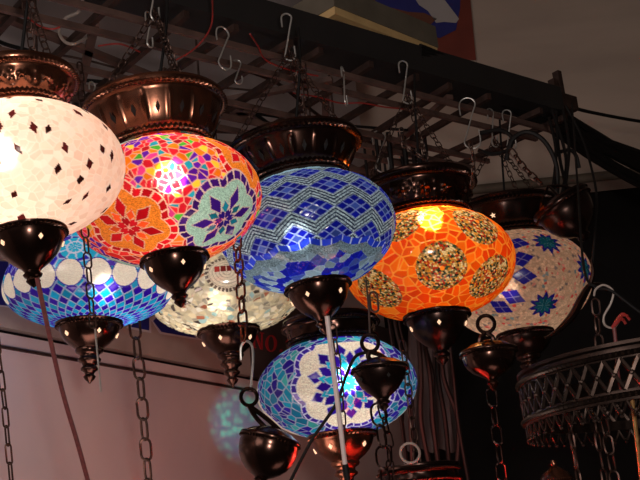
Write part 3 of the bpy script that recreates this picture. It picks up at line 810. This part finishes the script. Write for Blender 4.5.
for (x0, x1, y0, y1) in ((0, Lb, 0, .014), (0, Lb, Dp - .014, Dp), (0, .014, .014, Dp - .014), (Lb - .014, Lb, .014, Dp - .014)):
    lb('bottom_frame', x0, x1, y0, y1, -.004, .012, TAN)

def flat(name, pix, y, m, parent, th=.002):
    pts = [PY(px, py, y) for px, py in pix]
    return MB().prism(pts, (0, -1, 0), th).build(name, m, parent, parent.location)
YP = YB - .012
pt = thing('wall_poster', 'red, blue and white poster on the wall behind the sign box', 'poster', PY(420, 20, YP))
pr = mat('poster_red', (.20, .035, .02), .6, 0, .3, 6); pb = mat('poster_blue', (.02, .025, .20), .6, 0, .25, 6); pw = mat('poster_white', (.42, .40, .39), .6, 0, .1, 6); po = mat('poster_brown', (.16, .055, .03), .6, 0, .3, 8)
for nm, pix, y, m in (('paper', [(345, -45), (466, -45), (476, 60), (350, 60)], YP, pr),
                      ('blue_field', [(374, -45), (462, -45), (460, 8), (456, 30), (440, 38), (420, 34), (400, 28), (380, 14), (372, -8)], YP - .0022, pb),
                      ('white_stroke', [(404, -18), (430, -20), (446, 2), (459, 19), (456, 23), (444, 22), (436, 23), (428, 11), (419, 5)], YP - .0044, pw),
                      ('brown_curve', [(376, 4), (392, 8), (408, 12), (424, 13), (437, 19), (430, 25), (412, 22), (394, 18), (380, 14)], YP - .0044, po)):
    o = flat(nm, pix, y, m, pt); o.location = (0, 0, 0)

# ------------------------------------------------------------------ small pendants, chains and cords in front
def ring_mb(c, r, w, ax):
    ax = ax.normalized(); a = ax.orthogonal().normalized(); b = ax.cross(a)
    return MB().tube([c + (a * math.cos(2 * PI * k / 20) + b * math.sin(2 * PI * k / 20)) * r for k in range(20)], w, 8, True)
def pendant(label, px, py, d, apx, tilt, ringpx, style, m, straps=2, lit=False):
    c0 = P(px, py, d); a = apx * d / F
    e = thing('pendant_bowl', label, 'pendant', c0)
    q = Quaternion(fwd, tilt); e.rotation_mode = 'QUATERNION'; e.rotation_quaternion = q
    Mi = (Matrix.Translation(c0) @ q.to_matrix().to_4x4()).inverted()
    b = cup(e, a, 0, style, m, True, name='bowl', lit=lit)
    rp = Mi @ P(*ringpx, d); rr = 8.5 * d / F
    ring_mb(rp, rr, 2.0 * d / F, Mi.to_3x3() @ (fwd + right * .25)).build('hanging_loop', m, e)
    lowp = rp - (Mi.to_3x3() @ up) * rr
    MB().lathe([(a * .98, .02 * a), (a * .7, .2 * a), (a * .3, .33 * a), (.001, .36 * a)], 48).build('lid', m, e)
    for k in range(straps):
        an = PI * k / max(1, straps - 1) * .55 + .6 + PI
        s = Vector((a * .35 * math.cos(an), a * .3 * math.sin(an), .26 * a))
        MB().tube(smooth([s, s * .5 + lowp * .5 + Vector((.003 * (k * 2 - 1), 0, 0)), lowp], 6), 2.4 * d / F, 8).build('strap', m, e)
    return e, c0, d
pend1 = pendant('small bronze bowl pendant in front of the turquoise lamp, lower left of it', 271, 437, 1.45, 29, VD(20), (249, 397), 'deep', BRONZE)
pend2 = pendant('small black bronze bowl pendant hanging over the white flower of the turquoise lamp', 379, 367, 1.45, 27, VD(0), (370, 343), 'short', BRONZE_D)
pend3 = pendant('small dark bowl pendant below and right of the orange lamp', 488, 350, 1.55, 27, VD(0), (486, 324), 'round', BRONZE)

def achain(pix, d, label, L=.022, W=.011, r=.0016, m=CHAIN):
    p = [P(x, y, d if not isinstance(d, tuple) else d[0] + (d[1] - d[0]) * k / (len(pix) - 1)) for k, (x, y) in enumerate(pix)]
    return tag(MB().chain(p, L, W, r).build('chain', m, None, p[0]), label, 'chain')
achain([(134, 318), (140, 378), (150, 500)], 1.75, 'oval link chain hanging below the turquoise diamond lamp, right of its cup', .0345, .0175, .0022)
achain([(-4, 335), (4, 400), (13, 500)], 1.75, 'thin long link chain at the left edge of the picture', .032, .009, .0016)
achain([(84, 222), (89, 275), (93, 328)], (1.43, 1.47), 'small link chain hanging in front of the turquoise diamond lamp', .0215, .0100, .0013)
achain([(237, 238), (240, 280), (244, 340)], (1.57, 1.45), 'reddish link chain hanging in front of the clear shard lamp', .026, .012, .0017, COPPER)
achain([(333, 325), (340, 380), (344, 440)], 1.42, 'thin dark chain beside the pale tube over the turquoise lamp', .020, .008, .0011)
achain([(377, 404), (382, 440), (386, 490)], 1.45, 'dark decorative chain below the small black bowl pendant', .030, .020, .0017, BRONZE_D)
achain([(381, 404), (389, 440), (391, 490)], 1.47, 'second dark chain right of the one below the black bowl pendant', .022, .010, .0013, BRONZE_D)
achain([(491, 388), (498, 440), (505, 500)], 1.55, 'dark diamond link chain below the small bowl pendant at right', .027, .014, .0015, BRONZE_D)
achain([(511, 150), (524, 168), (541, 184)], 1.9, 'dark chain slanting down to the rim of the star lamp crown', .017, .010, .0016)
achain([(470, 142), (474, 160), (472, 186)], 1.80, 'fine chain hanging from the large silver S hook', .012, .006, .0010)
achain([(401, 128), (404, 145), (422, 158)], 1.75, 'fine chain ending on the orange lamp crown', .012, .007, .0011)

# hook between the reddish chain and the first pendant
p1 = P(247, 342, 1.45)
hk = smooth([P(241, 360, 1.45), P(241, 347, 1.45), P(246, 341, 1.45), P(252, 346, 1.45), P(253, 362, 1.45), P(251, 386, 1.45), P(251, 391, 1.45)], 6)
tag(MB().tube(hk, .0017, 7).build('hook', SILVER, None, p1), 'long wire hook holding the bronze bowl pendant below the clear lamp', 'hook')
# straight wire and clasp above the second pendant
w2 = MB().tube([P(366, 280, 1.45), P(369, 310, 1.45), P(370, 336, 1.45)], .0014, 6); 
tag(w2.build('wire', IRON, None, P(369, 336, 1.45)), 'straight dark wire holding the black bowl pendant', 'wire')
cl = MB().link(P(374, 302, 1.44), (P(375, 312, 1.44) - P(373, 290, 1.44)), right, .026, .010, .0014)
tag(cl.build('clasp', IRON, None, P(374, 302, 1.44)), 'oval metal clasp in front of the orange lamp, beside the straight wire', 'clasp')
# cords and tube
cable([P(37, 278, 1.28), P(46, 320, 1.285), P(62, 390, 1.30), P(78, 445, 1.31), P(93, 500, 1.32)], .0028, REDCORD, 'maroon cord running down from the cup of the cream lamp', 'cord', 'cord')
tb = thing('plastic_tube', 'pale straight tube hanging from the blue lamp over the turquoise lamp', 'tube', P(327, 316, 1.40))
pa, pb2, pc2 = P(327, 316, 1.40), P(336, 390, 1.40), P(345, 464, 1.40)
MB().tube([pa, pb2, pc2], .0032, 12).build('sleeve', TUBE, tb, tb.location).location = (0, 0, 0)
MB().tube([pc2, P(348, 482, 1.40)], .0042, 10).build('tip', BLACK, tb, tb.location).location = (0, 0, 0)
cable([P(371, 352, 1.46), P(356, 356, 1.45), P(346, 376, 1.44), P(336, 404, 1.43), P(312, 440, 1.42), P(292, 478, 1.42), P(282, 500, 1.42)], .0022, BLACK, 'black cord curving down from the black pendant across the turquoise lamp', 'cord', 'cord')
cable([P(95, 328, 1.5), P(97, 350, 1.5), P(100, 380, 1.5), P(101, 392, 1.5)], .0013, SILVER, 'thin pale wire beside the cup of the turquoise diamond lamp', 'wire', 'wire')
# hanging dark cables between the turquoise lamp and the right hand chandelier
rng = random.Random(5)
for k in range(10):
    x = 392 + k * 7 + rng.uniform(-3, 3); d = rng.uniform(2.28, 2.45)
    cable([P(x - 30, 132, d), P(x - 20, 220, d), P(x - 8 + rng.uniform(-6, 6), 318, d), P(x + rng.uniform(-4, 4), 375, d), P(x + 6 + rng.uniform(-6, 6), 425, d), P(x + 12 + rng.uniform(-6, 8), 500, d)], rng.choice((.003, .004, .0055)), BLACK, 'dark cable hanging between the turquoise lamp and the brass ring', group='cables hanging behind the pendants')
# grey cloth hanging in the recess
cl = MB(); 
c0 = P(436, 385, 2.9); vsx = []; n1, n2 = 26, 14
for i in range(n1):
    for j in range(n2):
        u, v = i / (n1 - 1), j / (n2 - 1)
        vsx.append(c0 + right * ((u - .5) * (.10 + .05 * v) - .03 * v) - Vector((0, 0, 1)) * ((v - .5) * .34) + fwd * (.02 * math.sin(u * 19 + v * 2) * (.4 + v)))
cl.add(vsx, [(i * n2 + j, (i + 1) * n2 + j, (i + 1) * n2 + j + 1, i * n2 + j + 1) for i in range(n1 - 1) for j in range(n2 - 1)])
tag(cl.build('hanging_cloth', CLOTH, None, c0), 'grey cloth hanging in the dark recess below the orange lamp', 'cloth')

# tilted bell above right
eb = thing('bell_shade', 'tilted dark bronze bell shade above right of the star lamp', 'shade', P(569, 215, 1.84))
eb.rotation_mode = 'QUATERNION'; eb.rotation_quaternion = Quaternion(fwd, VD(-26))
ab = 30 * 1.86 / F
sh = MB().lathe([(ab * r, ab * z) for r, z in ((.95, .55), (1.03, .55), (1.05, .48), (1.0, .42), (.98, .36), (.99, .28), (.93, .22), (.90, .05), (.82, -.2), (.66, -.46), (.45, -.64), (.28, -.72), (.20, -.80), (.24, -.88), (.14, -.98), (.02, -1.02))], 72).build('shade_bowl', BRONZE_D, eb)
bead_ring(ab * .99, ab * .32, ab * .04, 54).build('beaded_rim', BRONZE, sh)
for k in range(3):
    an = 2 * PI * k / 3 + .4
    MB().tube(smooth([Vector((ab * .98 * math.cos(an), ab * .98 * math.sin(an), ab * .5)), Vector((ab * .5 * math.cos(an), ab * .5 * math.sin(an), ab * .95)), Vector((0, 0, ab * 1.2))], 6), .0022, 7).build('strap', BRONZE_D, eb)
# dark leaf shaped drop in front of the star lamp's right side
def leafpts(): return [(604, 284), (590, 286), (582, 298), (572, 316), (556, 332), (545, 338)]
lf = thing('leaf_drop', 'dark curved metal leaf drop along the right side of the star lamp', 'ornament', P(580, 300, 1.82))
pl = smooth([P(x, y, 1.82) for x, y in leafpts()], 8)
rs = [.0018 + .0052 * math.sin(PI * min(1, (k / (len(pl) - 1)) * 1.05)) ** 1.2 for k in range(len(pl))]
MB().tube(smooth([P(592, 268, 1.82), P(595, 230, 1.84), P(596, 190, 1.90), P(583, 140, 2.0), P(566, 106, 2.05)], 6), .0022, 7).build('cord', BLACK, lf, lf.location).location = (0, 0, 0)
MB().tube(pl, .004, 8, rs=rs).build('leaf', BRONZE_D, lf, lf.location).location = (0, 0, 0)
pl2 = smooth([P(x + 3, y - 3, 1.82) for x, y in ((588, 262), (590, 275), (586, 290), (576, 308), (566, 318))], 8)
MB().tube(pl2, .003, 8, rs=[.001 + .0034 * math.sin(PI * k / (len(pl2) - 1)) for k in range(len(pl2))]).build('leaf', BRONZE_D, lf, lf.location).location = (0, 0, 0)

# ------------------------------------------------------------------ pierced brass ring chandelier at right
dR = 1.52; cR = P(657, 384, dR); RR = 134 * dR / F; s1 = dR / F
ch = thing('pierced_chandelier', 'round pierced brass ring chandelier with scalloped edge at the right', 'chandelier', cR)
def band(z0, z1, name, r=RR, t=.004):
    return MB().lathe([(r - t, z0), (r, z0), (r + .0012, (z0 + z1) / 2), (r, z1), (r - t, z1), (r - t, z0)], 128).build(name, BRASS, ch)
px1 = s1
b1 = band(10 * px1, 20 * px1, 'upper_band', RR)
MB().lathe([(RR * .985, 20 * px1), (RR * 1.015, 22 * px1), (RR * 1.015, 25 * px1), (RR * .985, 26 * px1), (RR * .985, 20 * px1)], 128).build('top_rim', BRASS, ch)
bead_ring(RR * 1.004, 14 * px1, 2.6 * px1, 150, 3).build('beaded_rim', BRASS, b1)
lat = MB(); nl = 52; zt_, zb_ = 10 * px1, -18 * px1
for k in range(nl):
    for sg in (1, -1):
        pts = []
        for j in range(9):
            t = j / 8; a = 2 * PI * (k + sg * (t - .5) * 1.0 + .5) / nl
            pts.append(Vector((RR * math.cos(a), RR * math.sin(a), zt_ + (zb_ - zt_) * t)))
        lat.tube(pts, 2.3 * px1, 5)
    a = 2 * PI * (k + .5) / nl
    c = Vector((RR * math.cos(a), RR * math.sin(a), (zt_ + zb_) / 2))
    lat.sphere(c, 3.2 * px1, 8, 6)
lat.build('pierced_lattice', BRASS, ch)
b2 = band(-28 * px1, -18 * px1, 'lower_band', RR)
bead_ring(RR * 1.004, -23 * px1, 2.6 * px1, 150, 3).build('beaded_rim', BRASS, b2)
sc = MB(); ns = 64
for k in range(ns):
    a0 = 2 * PI * k / ns; wd = 2 * PI / ns
    pts = []
    for j in range(9):
        t = j / 8; a = a0 + wd * t
        pts.append(Vector((RR * math.cos(a), RR * math.sin(a), -28 * px1 - 11 * px1 * math.sin(PI * t))))
    sc.tube(pts, 1.3 * px1, 5)
    a = a0 + wd / 2
    sc.sphere(Vector((RR * math.cos(a), RR * math.sin(a), -41 * px1)), 2.0 * px1, 6, 5)
sc.build('scalloped_fringe', BRASS, ch)
for a in (-.9, .5):
    MB().chain([Vector((RR * math.cos(a), RR * math.sin(a), 24 * px1)), Vector((.10 + RR * .15 * math.cos(a), RR * .15 * math.sin(a), 24 * px1 + .26))], .022, .011, .0015).build('hanging_chain', CHAIN, ch)
for (x, y, d) in ((-103, 70, 0), (-72, 70, .04), (-52, 70, .10), (-27, 70, .0)):
    t0 = right * (x * s1) ; t0 = Vector((t0.x, t0.y + d - .06, 0))
    rad = math.hypot(t0.x, t0.y); f = min(1, RR * .97 / rad); t0 = t0 * f
    MB().chain([t0 + Vector((0, 0, -25 * px1)), t0 + Vector((0, 0, -150 * px1))], .026, .012, .0015).build('drop_chain', CHAIN, ch)
MB().tube([P(632, 398, 1.40) - cR, P(637, 440, 1.40) - cR, P(644, 500, 1.40) - cR], .0028, 8).build('beaded_rod', GOLDROD, ch)
MB().tube([P(640, 385, 1.40) - cR, P(648, 480, 1.40) - cR], .0026, 8).build('red_rod', REDCORD, ch)
# hook and red tie above the ring
hk = smooth([P(594, 296, 1.38), P(596, 289, 1.38), P(604, 285, 1.38), P(613, 291, 1.38), P(611, 303, 1.38), P(604, 316, 1.38), P(605, 325, 1.38), P(613, 328, 1.38), P(618, 323, 1.38)], 6)
tag(MB().tube(hk, .0014, 7).build('hook', GREYCABLE, None, P(604, 285, 1.38)), 'silver S hook above the pierced brass ring', 'hook')
cable([P(572, 104, 2.05), P(578, 190, 1.72), P(584, 268, 1.44), P(596, 287, 1.39), P(612, 291, 1.37), P(640, 312, 1.36), P(690, 345, 1.35)], .0018, BLACK, 'dark wire passing through the hook above the brass ring', 'wire', 'wire')
tie = thing('red_tie', 'red twisted cord tied to the hook above the brass ring', 'cord', P(615, 330, 1.38))
MB().tube([P(614, 326, 1.38) - tie.location, P(616, 345, 1.38) - tie.location, P(618, 375, 1.38) - tie.location, P(622, 392, 1.385) - tie.location], .0024, 8).build('strand', REDCORD, tie)
for k in range(5):
    MB().tube(smooth([P(612, 328, 1.38) - tie.location, P(618 + k, 322 - 2 * k, 1.375) - tie.location, P(622 + 2 * k, 318 + (k % 3) * 4 - 2, 1.37) - tie.location], 5), .0018, 6).build('frayed_end', REDWIRE, tie)
achain([(595, 298), (598, 330), (600, 352)], 1.39, 'dark chain left of the hook above the brass ring', .021, .010, .0014)

# small tops of further drops under the ring
for (x, y, lab) in ((556, 478, 'dark rounded lamp top under the brass ring at the bottom edge'),):
    e = thing('lamp_top', lab, 'lamp', P(x, y, 1.5)); a = 16 * 1.5 / F
    MB().lathe([(.15 * a, 1.1 * a), (.2 * a, .9 * a), (.15 * a, .75 * a), (.4 * a, .6 * a), (.8 * a, .3 * a), (a, 0), (1.05 * a, -.1 * a), (.95 * a, -.25 * a), (.9 * a, -.6 * a), (.5 * a, -1.0 * a)], 40).build('dome', COPPER, e)
    bead_ring(a, -.1 * a, .05 * a, 40).build('beaded_rim', COPPER, e)
# loop on the red lamp at the bottom
e9, c9, R9 = L9
lw = P(410, 453, 1.56) - c9
ring_mb(lw, 9.5 * 1.62 / F, 1.3 * 1.62 / F, fwd + right * .3).build('hanging_loop', GREYCABLE, e9)

# ------------------------------------------------------------------ lights
def area(name, loc, target, power, size, col):
    l = bpy.data.lights.new(name, 'AREA'); l.energy = power; l.size = size; l.color = col
    o = bpy.data.objects.new(name, l); C.objects.link(o); o.location = loc
    o.rotation_euler = (Vector(target) - Vector(loc)).to_track_quat('-Z', 'Y').to_euler(); return o
area('camera_flash', CAM + right * .07 + up * .05 - fwd * .05, CAM + fwd * 2, 10.0, .05, (1, .90, .82))
area('front_fill', (-1.6, -.8, 2.6), (-.1, 3.0, 1.9), 21, 1.2, (1, .86, .80))  # added fill from behind the camera, not a lamp of the place
area('wall_fill', (.35, 1.5, .7), (-.45, 2.7, 1.5), 2.0, .5, (1, .66, .58))  # added fill aimed at the left wall, no source there
area('panel_fill', onwall(120, 660, .55), onwall(150, 430), 2.3, .35, (1, .70, .60))  # unseen fill below the view, added to brighten the panel
area('red_spill_fill', P(385, 468, 2.1), onwall(320, 470), .9, .08, (1, .12, .08))  # added source imitating the red lamp's spill on the wall
area('blue_spill_fill', P(30, 340, 1.95), onwall(20, 350), .12, .06, (.2, .4, 1))  # added source that tints the wall blue near the diamond lamp
# hidden added spot with a cell pattern, imitating glints from the turquoise lamp
tgt = onwall(238, 424); src = P(300, 400, 2.05)
sl = bpy.data.lights.new('glint_gobo', 'SPOT'); sl.energy = 42; sl.spot_size = math.radians(15); sl.spot_blend = 1.0; sl.shadow_soft_size = .004; sl.color = (1, 1, 1)
sl.use_nodes = True; nt = sl.node_tree; em = nt.nodes['Emission']
tc = nt.nodes.new('ShaderNodeTexCoord'); vo = nt.nodes.new('ShaderNodeTexVoronoi'); vo.inputs['Scale'].default_value = 42
nt.links.new(tc.outputs['Normal'], vo.inputs['Vector'])
rp = nt.nodes.new('ShaderNodeValToRGB'); rp.color_ramp.elements[0].color = (.05, 1, .75, 1); rp.color_ramp.elements[1].color = (.01, .16, .34, 1); rp.color_ramp.elements[0].position = .1; rp.color_ramp.elements[1].position = .62
nt.links.new(vo.outputs['Distance'], rp.inputs['Fac']); nt.links.new(rp.outputs['Color'], em.inputs['Color'])
so = bpy.data.objects.new('glint_gobo', sl); C.objects.link(so); so.location = src
so.rotation_euler = (tgt - src).to_track_quat('-Z', 'Y').to_euler()

w = bpy.data.worlds.new('world'); bpy.context.scene.world = w; w.use_nodes = True
w.node_tree.nodes['Background'].inputs[0].default_value = (.9, .75, .68, 1); w.node_tree.nodes['Background'].inputs[1].default_value = .02
